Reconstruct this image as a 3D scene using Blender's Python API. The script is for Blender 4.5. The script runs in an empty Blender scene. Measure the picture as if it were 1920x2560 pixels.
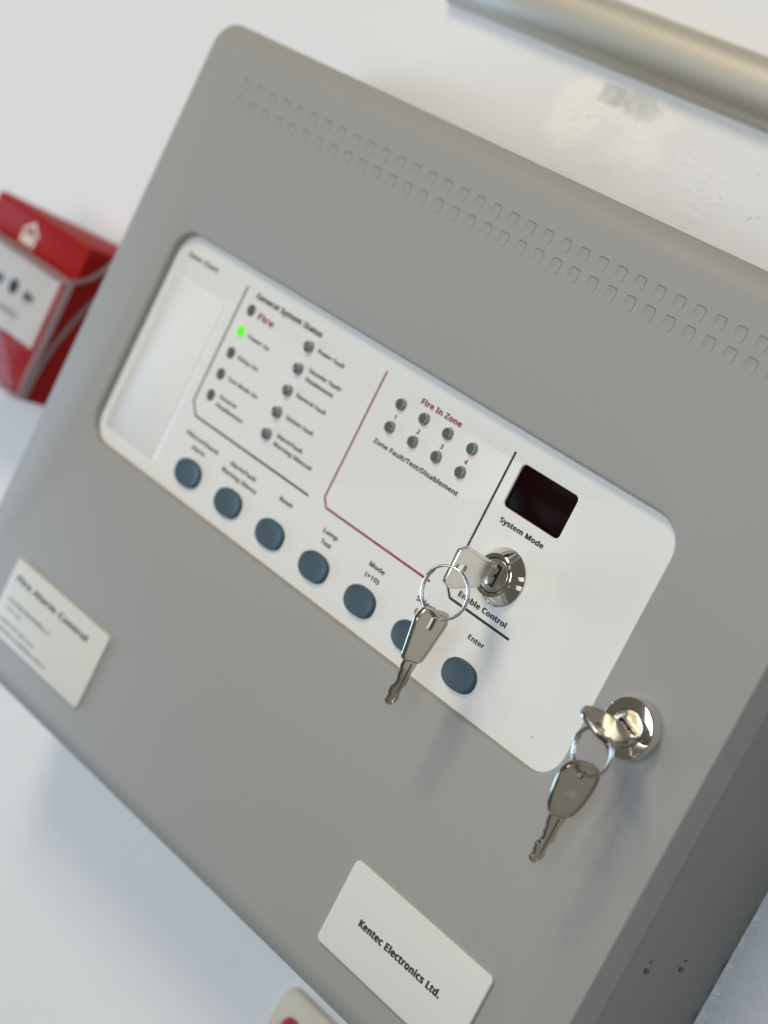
import bpy, bmesh, math, random
from mathutils import Vector, Matrix
from mathutils.geometry import tessellate_polygon

random.seed(7)
S = bpy.context.scene
COL = S.collection
# All layout numbers are millimetres on the panel: x to the right, y up from the panel's top
# edge, z out of the panel's front face.  The wall is at z = -90.
OX, OZ = 192.5, 1650.0


def W(p):
    return Vector(((p[0] - OX) * .001, -(p[2] + 90) * .001, (p[1] + OZ) * .001))


def D(v):
    return Vector((v[0], -v[2], v[1]))


# ------------------------------------------------------------------ camera
cam = bpy.data.cameras.new('camera')
camo = bpy.data.objects.new('camera', cam)
COL.objects.link(camo)
CX = D((0.642768, 0.443641, -0.624526))
CY = -D((0.443392, -0.880259, -0.168961))
CZ = -D((-0.624702, -0.168307, -0.762509))
m = Matrix((CX, CY, CZ)).transposed().to_4x4()
m.translation = W((657.33, -25.17, 544.86))
camo.matrix_world = m
cam.sensor_fit = 'AUTO'
cam.sensor_width = 36
cam.lens = 4600 / 2560 * 36
cam.clip_start = .02
cam.clip_end = 50
cam.dof.use_dof = True
cam.dof.focus_distance = .665
cam.dof.aperture_fstop = cam.lens / 10.2
S.camera = camo

# ------------------------------------------------------------------ light
world = bpy.data.worlds.new('World')
S.world = world
world.use_nodes = True
bg = world.node_tree.nodes['Background']
bg.inputs[0].default_value = (.60, .53, .42, 1)
bg.inputs[1].default_value = .2


def area(name, at, aim, sx, sy, power, col):
    L = bpy.data.lights.new(name, 'AREA')
    L.shape = 'RECTANGLE'
    L.size, L.size_y, L.energy, L.color = sx, sy, power, col
    o = bpy.data.objects.new(name, L)
    COL.objects.link(o)
    o.location = W(at)
    o.rotation_euler = (W(aim) - W(at)).to_track_quat('-Z', 'Y').to_euler()
    return o


PC = (200, -160, 0)
LK = (272, -141, 0)
area('ceiling_light', (-350, 1350, 1450), PC, .55, .55, 20, (1, .87, .65))
area('window_light', (1000, 250, 1700), PC, .6, .75, 10.5, (.62, .80, 1))
area('room_light', (-150, -260, 2350), PC, 1.0, 1.0, 15.5, (.96, .98, 1))
area('window_light', (-1500, -800, 350), PC, .8, .8, 15, (.50, .73, 1))
area('added_streak_light', (1900, -300, 440), LK, .22, .45, .28, (.85, .93, 1))  # added lamp without a known source, only to streak the chrome cone
area('added_streak_light', (1900, 620, 480), LK, .2, .4, .25, (.9, .96, 1))  # second added lamp, for another streak higher on the cone

S.view_settings.view_transform = 'Standard'
S.view_settings.look = 'None'
S.view_settings.exposure = 0
S.view_settings.gamma = 1
S.render.engine = 'CYCLES'
S.cycles.max_bounces = 10
S.cycles.sample_clamp_indirect = 4


# ------------------------------------------------------------------ materials
def srgb(r, g, b):
    f = lambda c: (c / 255 / 12.92) if c / 255 < .04045 else ((c / 255 + .055) / 1.055) ** 2.4
    return (f(r), f(g), f(b), 1)


def mat(name, col, rough=.5, metal=0., bump=None, var=0., **kw):
    M = bpy.data.materials.new(name)
    M.use_nodes = True
    nt = M.node_tree
    b = nt.nodes['Principled BSDF']
    b.inputs['Base Color'].default_value = (*col[:3], 1)
    b.inputs['Roughness'].default_value = rough
    b.inputs['Metallic'].default_value = metal
    for k, v in kw.items():
        b.inputs[k.replace('_', ' ')].default_value = v
    tc = nt.nodes.new('ShaderNodeTexCoord')
    if bump:
        last = None
        for (sc, dist, det) in bump:
            n = nt.nodes.new('ShaderNodeTexNoise')
            n.inputs['Scale'].default_value = sc
            n.inputs['Detail'].default_value = det
            nt.links.new(tc.outputs['Object'], n.inputs['Vector'])
            bp = nt.nodes.new('ShaderNodeBump')
            bp.inputs['Strength'].default_value = 1
            bp.inputs['Distance'].default_value = dist
            nt.links.new(n.outputs['Fac'], bp.inputs['Height'])
            if last:
                nt.links.new(last.outputs['Normal'], bp.inputs['Normal'])
            last = bp
        nt.links.new(last.outputs['Normal'], b.inputs['Normal'])
    if var:
        n = nt.nodes.new('ShaderNodeTexNoise')
        n.inputs['Scale'].default_value = 18
        n.inputs['Detail'].default_value = 6
        nt.links.new(tc.outputs['Object'], n.inputs['Vector'])
        r = nt.nodes.new('ShaderNodeMapRange')
        r.inputs['To Min'].default_value = rough - var
        r.inputs['To Max'].default_value = rough + var
        nt.links.new(n.outputs['Fac'], r.inputs['Value'])
        nt.links.new(r.outputs['Result'], b.inputs['Roughness'])
    return M


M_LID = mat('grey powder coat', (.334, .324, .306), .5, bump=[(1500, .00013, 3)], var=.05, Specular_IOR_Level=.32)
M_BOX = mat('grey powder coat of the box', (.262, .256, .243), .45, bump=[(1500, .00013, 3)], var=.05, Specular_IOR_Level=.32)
M_FASCIA = mat('white overlay film', (.775, .768, .738), .24, bump=[(1400, .00003, 3)], var=.08)
M_CARD = mat('white card', (.78, .78, .765), .5)
M_PLATE = mat('white name plate plastic', (.68, .67, .62), .42, bump=[(2500, .00001, 2)], var=.05)
M_DARK = mat('dark grey print', (.034, .040, .039), .5, Specular_IOR_Level=.2)
M_GREEN = mat('dark green print', (.012, .028, .028), .5)
M_RED = mat('red print', (.26, .014, .026), .5)
M_BTN = mat('blue grey rubber', (.045, .083, .105), .45, bump=[(900, .00001, 2)], var=.06)
M_CHROME = mat('polished chrome', (.80, .79, .76), .07, 1., var=.03)
M_NICKEL = mat('bright nickel plate', (.76, .73, .66), .24, 1., bump=[(700, .000012, 4)], var=.07)
M_NICKEL2 = mat('mid nickel plate', (.45, .42, .355), .2, 1., bump=[(700, .00001, 4)], var=.06)  # darker nickel tone for two of the keys
M_NICKEL3 = mat('dark nickel plate', (.30, .27, .22), .2, 1., bump=[(700, .00001, 4)], var=.06)  # darkest nickel tone, for the rounded hanging key
M_STEEL = mat('steel wire', (.62, .62, .62), .14, 1.)
M_PLUG = mat('brushed chrome', (.86, .84, .79), .2, 1., bump=[(500, .00002, 3)], var=.05)
M_HOLE = mat('lock recess shade', (.008, .007, .006), .6)  # near black that paints in the shade inside the locks
M_GLASS = mat('black red display window', (.0075, .0011, .0013), .35, Specular_IOR_Level=.04)
M_LED = mat('smoky lamp face', (.115, .12, .108), .16)
M_LEDB = mat('smoky clear lamp body', (.40, .41, .385), .12, Transmission_Weight=.3, IOR=1.45)
M_REDP = mat('red plastic', (.33, .008, .006), .5, Specular_IOR_Level=.16, bump=[(900, .00003, 2)], var=.05)
M_WHITEP = mat('white plastic', (.80, .76, .71), .4)
M_BLACK = mat('black print', (.012, .012, .012), .5)
M_TRUNK = mat('champagne anodised aluminium', (.55, .535, .48), .58, .8, Specular_IOR_Level=.3)
M_CREAM = mat('cream sign plastic', (.72, .62, .46), .4, var=.05)
M_SIGNRED = mat('red sign ink', (.45, .008, .02), .4)
M_FLAKE = mat('torn white paint', (.80, .79, .77), .7)

M_ON = mat('lit green lamp', (.02, .25, .01), .2)
_b = M_ON.node_tree.nodes['Principled BSDF']
_b.inputs['Emission Color'].default_value = (.16, .86, .03, 1)
_b.inputs['Emission Strength'].default_value = .85

M_CLEAR = bpy.data.materials.new('clear plastic')
M_CLEAR.use_nodes = True
_nt = M_CLEAR.node_tree
_nt.nodes.clear()
_o = _nt.nodes.new('ShaderNodeOutputMaterial')
_g = _nt.nodes.new('ShaderNodeBsdfGlass')
_g.inputs['Roughness'].default_value = .06
_g.inputs['IOR'].default_value = 1.12
_nt.links.new(_g.outputs[0], _o.inputs[0])

M_MILKY = mat('milky clear plastic', (.62, .55, .54), .3, Transmission_Weight=.72, IOR=1.2)

# painted wall: brush relief, filler patches and grubby marks with shapes of their own
M_WALL = bpy.data.materials.new('white painted plaster')
M_WALL.use_nodes = True
nt = M_WALL.node_tree
b = nt.nodes['Principled BSDF']
b.inputs['Roughness'].default_value = .62
geo = nt.nodes.new('ShaderNodeNewGeometry')


def node(t, **kw):
    n = nt.nodes.new(t)
    for k, v in kw.items():
        setattr(n, k, v)
    return n


def noise(scale, det=4, vec=None, dist=0.):
    n = node('ShaderNodeTexNoise')
    n.inputs['Scale'].default_value = scale
    n.inputs['Detail'].default_value = det
    n.inputs['Distortion'].default_value = dist
    nt.links.new(vec or geo.outputs['Position'], n.inputs['Vector'])
    return n


def math_(op, a, bb, clamp=False):
    n = node('ShaderNodeMath', operation=op, use_clamp=clamp)
    for i, v in enumerate((a, bb)):
        if isinstance(v, (int, float)):
            n.inputs[i].default_value = v
        else:
            nt.links.new(v, n.inputs[i])
    return n.outputs[0]


def blob(x, y, rx, ry, ang, rag, soft, scale=55):
    """soft mask around (x, y) mm on the wall with a ragged outline"""
    mp = node('ShaderNodeMapping', vector_type='TEXTURE')
    mp.inputs['Location'].default_value = W((x, y, -90))
    mp.inputs['Rotation'].default_value = (0, -ang, 0)
    mp.inputs['Scale'].default_value = (rx * .001, 1, ry * .001)
    nt.links.new(geo.outputs['Position'], mp.inputs['Vector'])
    ln = node('ShaderNodeVectorMath', operation='LENGTH')
    nt.links.new(mp.outputs[0], ln.inputs[0])
    nz = noise(scale, 5)
    d = math_('ADD', ln.outputs['Value'], math_('MULTIPLY', math_('SUBTRACT', nz.outputs['Fac'], .5), rag))
    r = node('ShaderNodeMapRange', interpolation_type='SMOOTHSTEP')
    r.inputs['From Min'].default_value = 1 + soft
    r.inputs['From Max'].default_value = 1 - soft
    nt.links.new(d, r.inputs['Value'])
    return r.outputs['Result']


def box_mark(x, y, rx, ry):
    """a scuffed rectangular mark"""
    mp = node('ShaderNodeMapping', vector_type='TEXTURE')
    mp.inputs['Location'].default_value = W((x, y, -90))
    mp.inputs['Scale'].default_value = (rx * .001, 1, ry * .001)
    nt.links.new(geo.outputs['Position'], mp.inputs['Vector'])
    sx = node('ShaderNodeSeparateXYZ')
    nt.links.new(mp.outputs[0], sx.inputs[0])
    d = math_('MAXIMUM', math_('ABSOLUTE', sx.outputs[0], 0), math_('ABSOLUTE', sx.outputs[2], 0))
    d = math_('ADD', d, math_('MULTIPLY', math_('SUBTRACT', noise(330, 5).outputs['Fac'], .5), .5))
    r = node('ShaderNodeMapRange', interpolation_type='SMOOTHSTEP')
    r.inputs['From Min'].default_value = 1.12
    r.inputs['From Max'].default_value = .88
    nt.links.new(d, r.inputs['Value'])
    return math_('MULTIPLY', r.outputs['Result'], math_('ADD', noise(240, 4).outputs['Fac'], .35), True)


def mix(fac, a, c):
    n = node('ShaderNodeMix', data_type='RGBA')
    nt.links.new(fac, n.inputs['Factor'])
    for s, v in (('A', a), ('B', c)):
        if isinstance(v, tuple):
            [i for i in n.inputs if i.name == s and i.type == 'RGBA'][0].default_value = (*v, 1)
        else:
            nt.links.new(v, [i for i in n.inputs if i.name == s and i.type == 'RGBA'][0])
    return [o for o in n.outputs if o.type == 'RGBA'][0]


col = mix(noise(4, 3).outputs['Fac'], (.765, .76, .75), (.79, .78, .77))
col = mix(math_('MULTIPLY', blob(133, 33, 14, 18, -.3, .9, .22), .95), col, (.86, .852, .785))
col = mix(math_('MULTIPLY', blob(163, 40, 21, 8, .1, 1.2, .25), .8), col, (.85, .842, .78))
col = mix(math_('MULTIPLY', blob(170, 26, 12, 8, .2, 1.0, .4), .55), col, (.87, .855, .78))
col = mix(math_('MULTIPLY', box_mark(146, 43, 6.5, 4.2), .6), col, (.44, .43, .39))
col = mix(math_('MULTIPLY', math_('MULTIPLY', blob(161, 43.5, 13, 5, 0, 1.2, .35, 200), noise(210, 5).outputs['Fac']), 1.0),
          col, (.42, .41, .38))
col = mix(math_('MULTIPLY', blob(412, -208, 24, 11, -.5, 1.3, .12), .8), col, (.62, .585, .51))
nt.links.new(col, b.inputs['Base Color'])
mp = node('ShaderNodeMapping')
mp.inputs['Scale'].default_value = (.25, 1, 1)
nt.links.new(geo.outputs['Position'], mp.inputs['Vector'])
n1 = noise(420, 5, mp.outputs[0])
n2 = noise(60, 5)
rough_patch = math_('ADD', blob(150, 22, 26, 20, -.2, .8, .3), math_('ADD', blob(205, 20, 22, 14, 0, .8, .3),
                    blob(405, -250, 30, 60, 0, .6, .3)), True)
h = math_('ADD', math_('MULTIPLY', n1.outputs['Fac'], math_('ADD', math_('MULTIPLY', rough_patch, 1.1), .3)),
          math_('MULTIPLY', n2.outputs['Fac'], .9))
nz3 = noise(300, 6, None, 1.5)
h = math_('ADD', h, math_('MULTIPLY', math_('MULTIPLY', rough_patch, math_('GREATER_THAN', nz3.outputs['Fac'], .64)), .3))
bp = node('ShaderNodeBump')
bp.inputs['Distance'].default_value = .00035
bp.inputs['Strength'].default_value = 1
nt.links.new(h, bp.inputs['Height'])
nt.links.new(bp.outputs['Normal'], b.inputs['Normal'])

# ------------------------------------------------------------------ object helpers
ORG = {}


def place(o, org, parent):
    if parent:
        o.parent = parent
        o.location = W(org) - ORG[parent.name]
    else:
        o.location = W(org)
    ORG[o.name] = W(org)
    COL.objects.link(o)
    return o


def thing(name, label, cat, at, group=None):
    o = bpy.data.objects.new(name, None)
    o.empty_display_size = .02
    o['label'], o['category'] = label, cat
    if group:
        o['group'] = group
    return place(o, at, None)


def smooth(me, ang=35):
    bm = bmesh.new()
    bm.from_mesh(me)
    for f in bm.faces:
        f.smooth = True
    a = math.radians(ang)
    for e in bm.edges:
        e.smooth = not (len(e.link_faces) == 2 and e.calc_face_angle(0) > a)
    bm.to_mesh(me)
    bm.free()


def build(name, V, F, M, parent, org=None, sm=35, fix=True):
    if org is None:
        xs = list(zip(*V))
        org = tuple((min(c) + max(c)) / 2 for c in xs)
    me = bpy.data.meshes.new(name)
    w0 = W(org)
    me.from_pydata([W(v) - w0 for v in V], [], F)
    bm = bmesh.new()
    bm.from_mesh(me)
    if fix:
        bmesh.ops.remove_doubles(bm, verts=bm.verts, dist=2e-6)
    if fix:
        bmesh.ops.recalc_face_normals(bm, faces=bm.faces)
    bm.to_mesh(me)
    bm.free()
    me.materials.append(M)
    if sm:
        smooth(me, sm)
    return place(bpy.data.objects.new(name, me), org, parent)


def copy_part(o, parent, org):
    c = o.copy()
    if parent:
        c.parent = parent
        c.location = W(org) - ORG[parent.name]
    else:
        c.location = W(org)
    COL.objects.link(c)
    ORG[c.name] = W(org)
    return c


def rrect(x0, x1, y0, y1, r, n=6):
    """rounded rectangle, counter-clockwise"""
    P = []
    for cx, cy, a0 in ((x1 - r, y1 - r, 0), (x0 + r, y1 - r, 90), (x0 + r, y0 + r, 180), (x1 - r, y0 + r, 270)):
        for k in range(n + 1):
            a = math.radians(a0 + 90 * k / n)
            P.append((cx + r * math.cos(a), cy + r * math.sin(a)))
    return P


def circ(x, y, r, n=48):
    return [(x + r * math.cos(2 * math.pi * k / n), y + r * math.sin(2 * math.pi * k / n)) for k in range(n)]


def offs(P, d):
    """move a counter-clockwise outline outward by d"""
    R = []
    n = len(P)
    for i in range(n):
        a, p, c = Vector(P[i - 1]), Vector(P[i]), Vector(P[(i + 1) % n])
        e1 = (p - a)
        e2 = (c - p)
        if e1.length < 1e-7:
            e1 = e2
        if e2.length < 1e-7:
            e2 = e1
        n1 = Vector((e1.y, -e1.x)).normalized()
        n2 = Vector((e2.y, -e2.x)).normalized()
        k = max(.35, 1 + n1.dot(n2))
        R.append(tuple(p + (n1 + n2) * (d / k)))
    return R


class MB:
    def __init__(s):
        s.V, s.F = [], []

    def loop(s, P, z=None):
        i = len(s.V)
        s.V += [(p[0], p[1], z) for p in P] if z is not None else [tuple(p) for p in P]
        return list(range(i, i + len(P)))

    def bridge(s, a, c, closed=True):
        n = len(a)
        for i in range(n if closed else n - 1):
            j = (i + 1) % n
            s.F.append((a[i], a[j], c[j], c[i]))

    def fill(s, outer, holes=()):
        idx = list(outer) + [i for hh in holes for i in hh]
        if not holes:
            s.F.append(tuple(outer))
            return
        f2 = lambda L: [Vector((s.V[i][0], s.V[i][1], 0)) for i in L]
        for t in tessellate_polygon([f2(outer)] + [f2(hh) for hh in holes]):
            s.F.append(tuple(idx[k] for k in t))

    def box(s, x0, x1, y0, y1, z0, z1):
        i = len(s.V)
        s.V += [(x, y, z) for z in (z0, z1) for y in (y0, y1) for x in (x0, x1)]
        s.F += [tuple(i + k for k in q) for q in ((0, 2, 3, 1), (4, 5, 7, 6), (0, 1, 5, 4), (2, 6, 7, 3), (0, 4, 6, 2), (1, 3, 7, 5))]

    def stack(s, loops, cap0=True, cap1=True):
        """loops of equal length joined one after another"""
        for a, c in zip(loops, loops[1:]):
            s.bridge(a, c)
        if cap0:
            s.F.append(tuple(reversed(loops[0])))
        if cap1:
            s.F.append(tuple(loops[-1]))

    def go(s, name, M, parent, org=None, sm=35, mp=None):
        V = [mp(v) for v in s.V] if mp else s.V
        return build(name, V, s.F, M, parent, org, sm)


def tube(mb, pts, r, n=8, caps=True):
    pts = [Vector(p) for p in pts]
    up = None
    rings = []
    for i, p in enumerate(pts):
        t = (pts[min(i + 1, len(pts) - 1)] - pts[max(i - 1, 0)]).normalized()
        if up is None:
            up = t.orthogonal().normalized()
        up = (up - t * up.dot(t)).normalized()
        q = t.cross(up)
        rings.append(mb.loop([tuple(p + (up * math.cos(2 * math.pi * k / n) + q * math.sin(2 * math.pi * k / n)) * r) for k in range(n)]))
    mb.stack(rings, caps, caps)


def lathe(mb, cx, cy, prof, n=72, cap=True):
    L = [mb.loop(circ(cx, cy, max(r, .01), n), z) for r, z in prof]
    mb.stack(L, False, cap)


def raised(name, P, z0, z1, bev, M, parent, n=2, sm=50):
    """a plate with outline P between z0 and z1 with a rounded front edge"""
    mb = MB()
    L = [mb.loop(P, z0)]
    for k in range(n + 1):
        a = math.pi / 2 * k / n
        L.append(mb.loop(offs(P, -bev * (1 - math.cos(a))), z1 - bev + bev * math.sin(a)))
    mb.stack(L)
    return mb.go(name, M, parent, sm=sm)


# ------------------------------------------------------------------ lettering
# outlines of a humanist sans serif: character, advance, then each contour in thousandths of an em
GLYPH = (
    ''
    '(240;32 220,35 285,45 348,60 409,83 468,113 522,150 573,217 573,167 493,132 407,111 315,103 221,107 159,116 98,132 38,154 -20,182 -75,216 -127,150 -127,113 -77,83 -24,60 34,45 94,35 156|'
    ')240;209 220,205 156,196 94,180 34,158 -24,128 -77,91 -127,25 -127,59 -75,87 -20,108 38,124 98,134 159,137 221,134 283,124 346,108 406,87 465,59 521,24 573,91 573,128 522,158 468,180 409,196 348,205 285|'
    '+459;257 311,417 311,417 254,257 254,257 89,200 89,200 254,40 254,40 311,200 311,200 477,257 477|'
    '.215;58 43,61 69,72 85,88 94,107 97,126 94,142 85,153 69,157 43,153 18,142 2,126 -8,107 -11,88 -8,72 2,61 18|/298;290 573,77 0,8 0,221 573|'
    '0459;419 287,409 163,395 112,376 70,349 37,316 12,276 -3,229 -8,170 1,122 27,86 70,60 129,44 201,39 287,44 373,58 446,83 504,119 547,167 573,229 581,287 573,335 547,372 504,399 446,414 373;110 287,113 215,121 156,137 111,159 78,190 59,229 52,268 59,298 78,320 110,336 156,345 215,348 287,345 359,336 417,320 463,298 495,268 515,229 521,190 515,159 495,137 463,121 417,113 359|'
    '1459;285 0,216 0,216 400,216 439,217 470,219 499,196 477,169 455,108 405,71 452,226 573,285 573|'
    '2459;417 0,38 0,38 59,188 210,261 287,306 353,318 387,322 424,315 466,294 496,261 514,221 520,181 517,147 506,83 466,45 513,94 548,153 572,221 581,270 576,313 562,347 540,372 510,388 472,394 428,389 385,375 344,353 305,324 267,247 185,128 67,128 64,417 64|'
    '3459;395 439,392 403,381 372,363 347,340 326,310 311,277 302,277 298,337 283,379 255,405 214,413 163,407 116,390 74,360 40,318 14,263 -3,193 -8,110 -1,36 23,36 89,114 61,194 51,260 59,305 81,331 117,339 164,335 197,320 223,297 242,265 255,226 263,179 265,123 265,123 326,180 326,223 329,259 339,286 356,307 377,319 404,323 434,316 471,295 498,262 516,219 521,164 515,117 498,75 473,39 521,73 544,115 563,163 576,218 581,296 571,352 540,384 495|'
    '4459;443 130,359 130,359 0,291 0,291 130,17 130,17 190,286 576,359 576,359 193,443 193;291 374,291 412,293 444,294 474,295 500,292 500,276 468,257 438,86 193,291 193|'
    '8459;229 581,276 577,318 565,352 546,378 519,395 485,400 443,396 411,385 383,346 338,291 303,355 265,381 242,401 216,414 185,419 148,413 104,395 65,367 34,330 11,284 -3,231 -8,174 -3,126 10,89 33,61 63,45 101,39 146,43 183,56 214,75 241,99 264,158 299,107 336,71 383,61 411,58 444,63 485,80 518,107 545,141 565,182 577;108 145,116 107,138 76,176 55,229 48,281 55,319 76,342 108,350 148,346 174,335 197,293 235,229 265,217 270,157 237,121 197,111 173;228 524,188 518,155 502,134 476,127 441,130 414,141 391,179 357,232 330,282 357,317 392,327 414,330 441,323 476,302 502,270 518|'
    '9459;417 328,410 231,387 139,366 99,340 63,306 33,265 11,214 -3,154 -8,117 -6,82 0,82 60,115 53,152 50,204 54,245 68,278 90,303 118,322 153,334 192,346 281,341 281,310 247,266 223,204 214,158 219,118 235,85 260,61 294,45 336,40 387,46 443,63 491,90 529,127 557,171 575,223 581,262 577,299 565,332 545,361 518,384 483,402 439,413 388;223 521,178 513,142 488,118 447,110 388,117 339,137 301,171 277,220 269,256 273,286 285,311 303,330 325,342 349,346 374,338 426,315 474,277 508,252 518|'
    'A512;437 0,368 177,141 177,73 0,0 0,224 575,289 575,512 0;282 415,274 438,263 473,255 500,247 468,238 438,230 415,165 241,346 241|'
    'C507;323 517,280 513,241 502,206 482,178 456,155 423,139 383,129 337,125 286,131 220,147 164,175 117,213 83,262 62,322 55,394 62,460 78,460 15,393 -2,312 -8,232 1,166 28,115 72,78 131,56 203,49 287,53 349,67 406,89 456,120 499,159 534,206 559,261 575,324 581,409 572,482 547,453 486,394 508|'
    'D585;536 292,528 203,501 131,457 74,399 33,325 8,237 0,78 0,78 573,254 573,335 565,404 540,460 501,502 446,528 377;460 289,454 359,435 415,404 457,361 487,308 505,244 511,150 511,150 62,228 62,299 68,357 87,402 119,434 164,454 220|'
    'E446;398 0,78 0,78 573,398 573,398 509,150 509,150 330,383 330,383 268,150 268,150 63,398 63|'
    'F416;150 0,78 0,78 573,398 573,398 509,150 509,150 306,383 306,383 243,150 243|'
    'G584;326 302,524 302,524 22,431 -1,323 -8,241 1,173 28,120 71,81 130,57 202,49 286,58 370,84 442,127 500,186 544,259 571,346 581,437 572,516 547,489 484,421 508,342 517,278 510,225 489,181 455,150 409,131 353,124 286,130 222,146 166,175 119,216 84,270 62,340 55,404 59,452 68,452 238,326 238|'
    'H594;516 0,443 0,443 267,150 267,150 0,78 0,78 573,150 573,150 330,443 330,443 573,516 573|'
    'I272;239 0,32 0,32 42,99 57,99 515,32 531,32 573,239 573,239 531,172 515,172 57,239 42|'
    'K496;496 0,411 0,209 273,150 222,150 0,78 0,78 573,150 573,150 290,199 345,249 399,403 573,488 573,261 323|L420;78 0,78 573,150 573,150 64,400 64,400 0|'
    'M727;330 0,142 502,139 502,142 461,144 407,144 347,144 0,78 0,78 573,184 573,361 103,364 103,544 573,650 573,650 0,578 0,578 352,579 408,581 460,584 501,581 501,390 0|'
    'O626;577 287,573 224,561 166,540 116,510 73,473 38,428 13,375 -3,314 -8,251 -3,196 13,151 39,114 73,85 116,65 167,53 224,49 288,56 370,78 442,114 500,166 545,232 572,314 581,393 572,459 545,510 501,547 442,570 370;125 287,130 220,145 163,171 117,207 83,255 62,314 55,373 62,420 83,456 117,481 163,496 220,501 287,490 384,456 457,421 491,373 511,314 518,255 511,207 490,171 457,145 411,130 354|'
    'P485;229 573,326 562,393 528,421 495,439 454,444 404,433 336,417 306,395 278,364 255,324 238,275 227,216 223,150 223,150 0,78 0,78 573;223 511,150 511,150 285,208 285,258 288,298 296,330 311,352 334,365 363,370 401,361 449,334 484,289 504|'
    'R499;236 573,301 568,353 555,393 532,422 500,439 460,444 410,440 368,427 334,408 306,385 285,330 257,487 0,403 0,264 237,150 237,150 0,78 0,78 573;232 510,150 510,150 298,236 298,296 304,338 325,362 359,370 407,366 440,355 467,336 486,310 500,275 507|'
    'S440;403 153,396 106,378 66,348 35,307 11,257 -3,198 -8,137 -5,83 4,41 19,41 88,113 65,201 55,240 57,273 66,298 79,316 98,327 120,330 147,327 173,318 194,302 213,277 230,196 265,131 294,85 330,57 375,48 435,54 477,71 513,99 542,136 563,180 576,231 581,318 572,389 549,366 487,302 508,229 517,196 515,169 507,148 494,133 478,124 457,121 434,124 407,133 386,149 367,172 351,246 318,332 279,362 255,385 228,398 194|'
    'T446;259 0,187 0,187 509,8 509,8 573,437 573,437 509,259 509|'
    'W746;735 573,583 0,510 0,399 375,389 410,380 443,373 471,370 488,367 471,361 443,352 409,342 373,234 0,161 0,10 573,85 573,174 223,183 186,190 151,196 118,201 87,206 119,213 154,222 191,232 227,333 573,407 573,512 225,523 187,532 151,538 117,544 87,550 129,560 175,572 224,660 573|'
    'Z459;427 0,30 0,30 55,332 508,40 508,40 573,419 573,419 518,118 64,427 64|'
    'a450;231 437,299 428,347 403,376 358,385 293,385 0,334 0,320 61,317 61,279 22,234 -1,172 -8,136 -5,103 6,75 23,55 48,41 80,37 119,50 176,87 219,152 245,243 257,316 259,316 285,310 330,293 359,265 375,227 380,163 370,106 347,84 400,151 426;252 208,184 200,141 182,118 155,110 119,115 87,132 66,157 53,188 49,238 56,279 79,306 117,315 172,315 210|'
    'b493;139 461,138 410,135 373,139 373,161 398,189 419,226 432,272 437,322 431,365 412,401 381,428 338,444 283,449 215,444 147,427 91,400 48,365 17,322 -2,272 -8,226 -3,189 10,161 31,139 55,133 55,119 0,68 0,68 609,139 609;260 379,219 374,188 361,165 339,150 308,142 268,139 217,139 214,145 144,165 93,202 61,261 51,312 61,348 93,369 145,376 216,369 287,348 338,311 368|'
    'c385;241 -8,187 -2,139 15,99 45,69 87,50 143,44 213,51 284,71 342,102 385,142 415,191 432,245 438,309 431,358 415,337 356,292 370,244 376,204 371,172 358,148 335,131 303,120 263,117 213,120 166,131 126,148 94,172 71,202 58,240 53,302 60,351 78,351 15,304 -2|'
    'd493;221 -8,171 -2,128 17,92 48,65 91,49 146,44 214,49 282,66 338,93 381,128 413,171 432,221 438,280 429,323 407,354 374,359 374,356 405,354 438,354 609,425 609,425 0,368 0,358 58,354 58,323 24,279 1;232 51,290 60,328 88,348 135,355 200,355 213,349 284,329 336,291 369,231 379,181 368,146 334,124 281,117 213,124 144,146 93,181 61|'
    'e452;234 438,286 432,329 414,364 385,390 346,406 299,411 244,411 201,117 201,127 137,154 90,197 62,254 52,327 60,392 82,392 20,327 -1,251 -8,194 -2,143 17,101 48,70 91,51 146,44 212,50 277,68 333,96 378,134 411,181 431;233 380,188 372,154 348,130 309,119 257,338 257,335 292,326 322,312 346,292 364,266 376|'
    'g493;221 438,261 434,297 422,329 402,355 373,359 373,369 430,425 430,425 -7,420 -63,404 -109,378 -146,341 -172,293 -187,233 -192,147 -186,78 -165,78 -100,149 -125,237 -134,286 -126,324 -101,347 -63,355 -13,355 4,356 32,358 57,354 57,329 28,299 8,263 -4,221 -8,170 -2,126 18,91 51,56 121,44 214,56 306,91 377,126 411,169 431;230 379,197 374,169 359,147 336,130 303,120 262,117 213,124 143,146 92,182 60,232 50,288 58,309 69,326 85,349 131,356 197,356 214,353 267,343 309,326 340,302 362,270 374|'
    'h495;139 431,138 399,135 370,140 370,174 407,221 429,273 437,321 433,360 421,391 400,413 370,426 330,431 280,431 0,361 0,361 275,355 321,338 353,308 372,265 379,222 374,189 360,166 338,150 308,142 269,139 222,139 0,68 0,68 609,139 609|'
    'i207;139 430,139 0,68 0,68 430;104 591,133 580,142 566,145 546,142 526,133 512,104 501,88 504,75 512,66 526,63 546,66 566,75 580,88 588|l207;139 0,68 0,68 609,139 609|'
    'm750;540 438,603 429,649 401,676 352,685 280,685 0,615 0,615 277,610 321,594 353,567 372,528 379,474 369,438 342,418 298,411 237,411 0,342 0,342 277,332 333,320 353,303 367,281 376,253 379,215 374,185 360,164 338,150 308,141 269,139 223,139 0,68 0,68 430,125 430,136 371,140 371,173 409,217 431,266 438,312 433,349 420,378 398,398 366,402 366,427 398,461 420,499 433|'
    'n495;275 438,343 429,391 401,421 352,431 280,431 0,361 0,361 275,355 321,338 353,308 372,265 379,204 368,166 338,146 289,139 223,139 0,68 0,68 430,125 430,136 371,140 371,175 409,222 431|'
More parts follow.
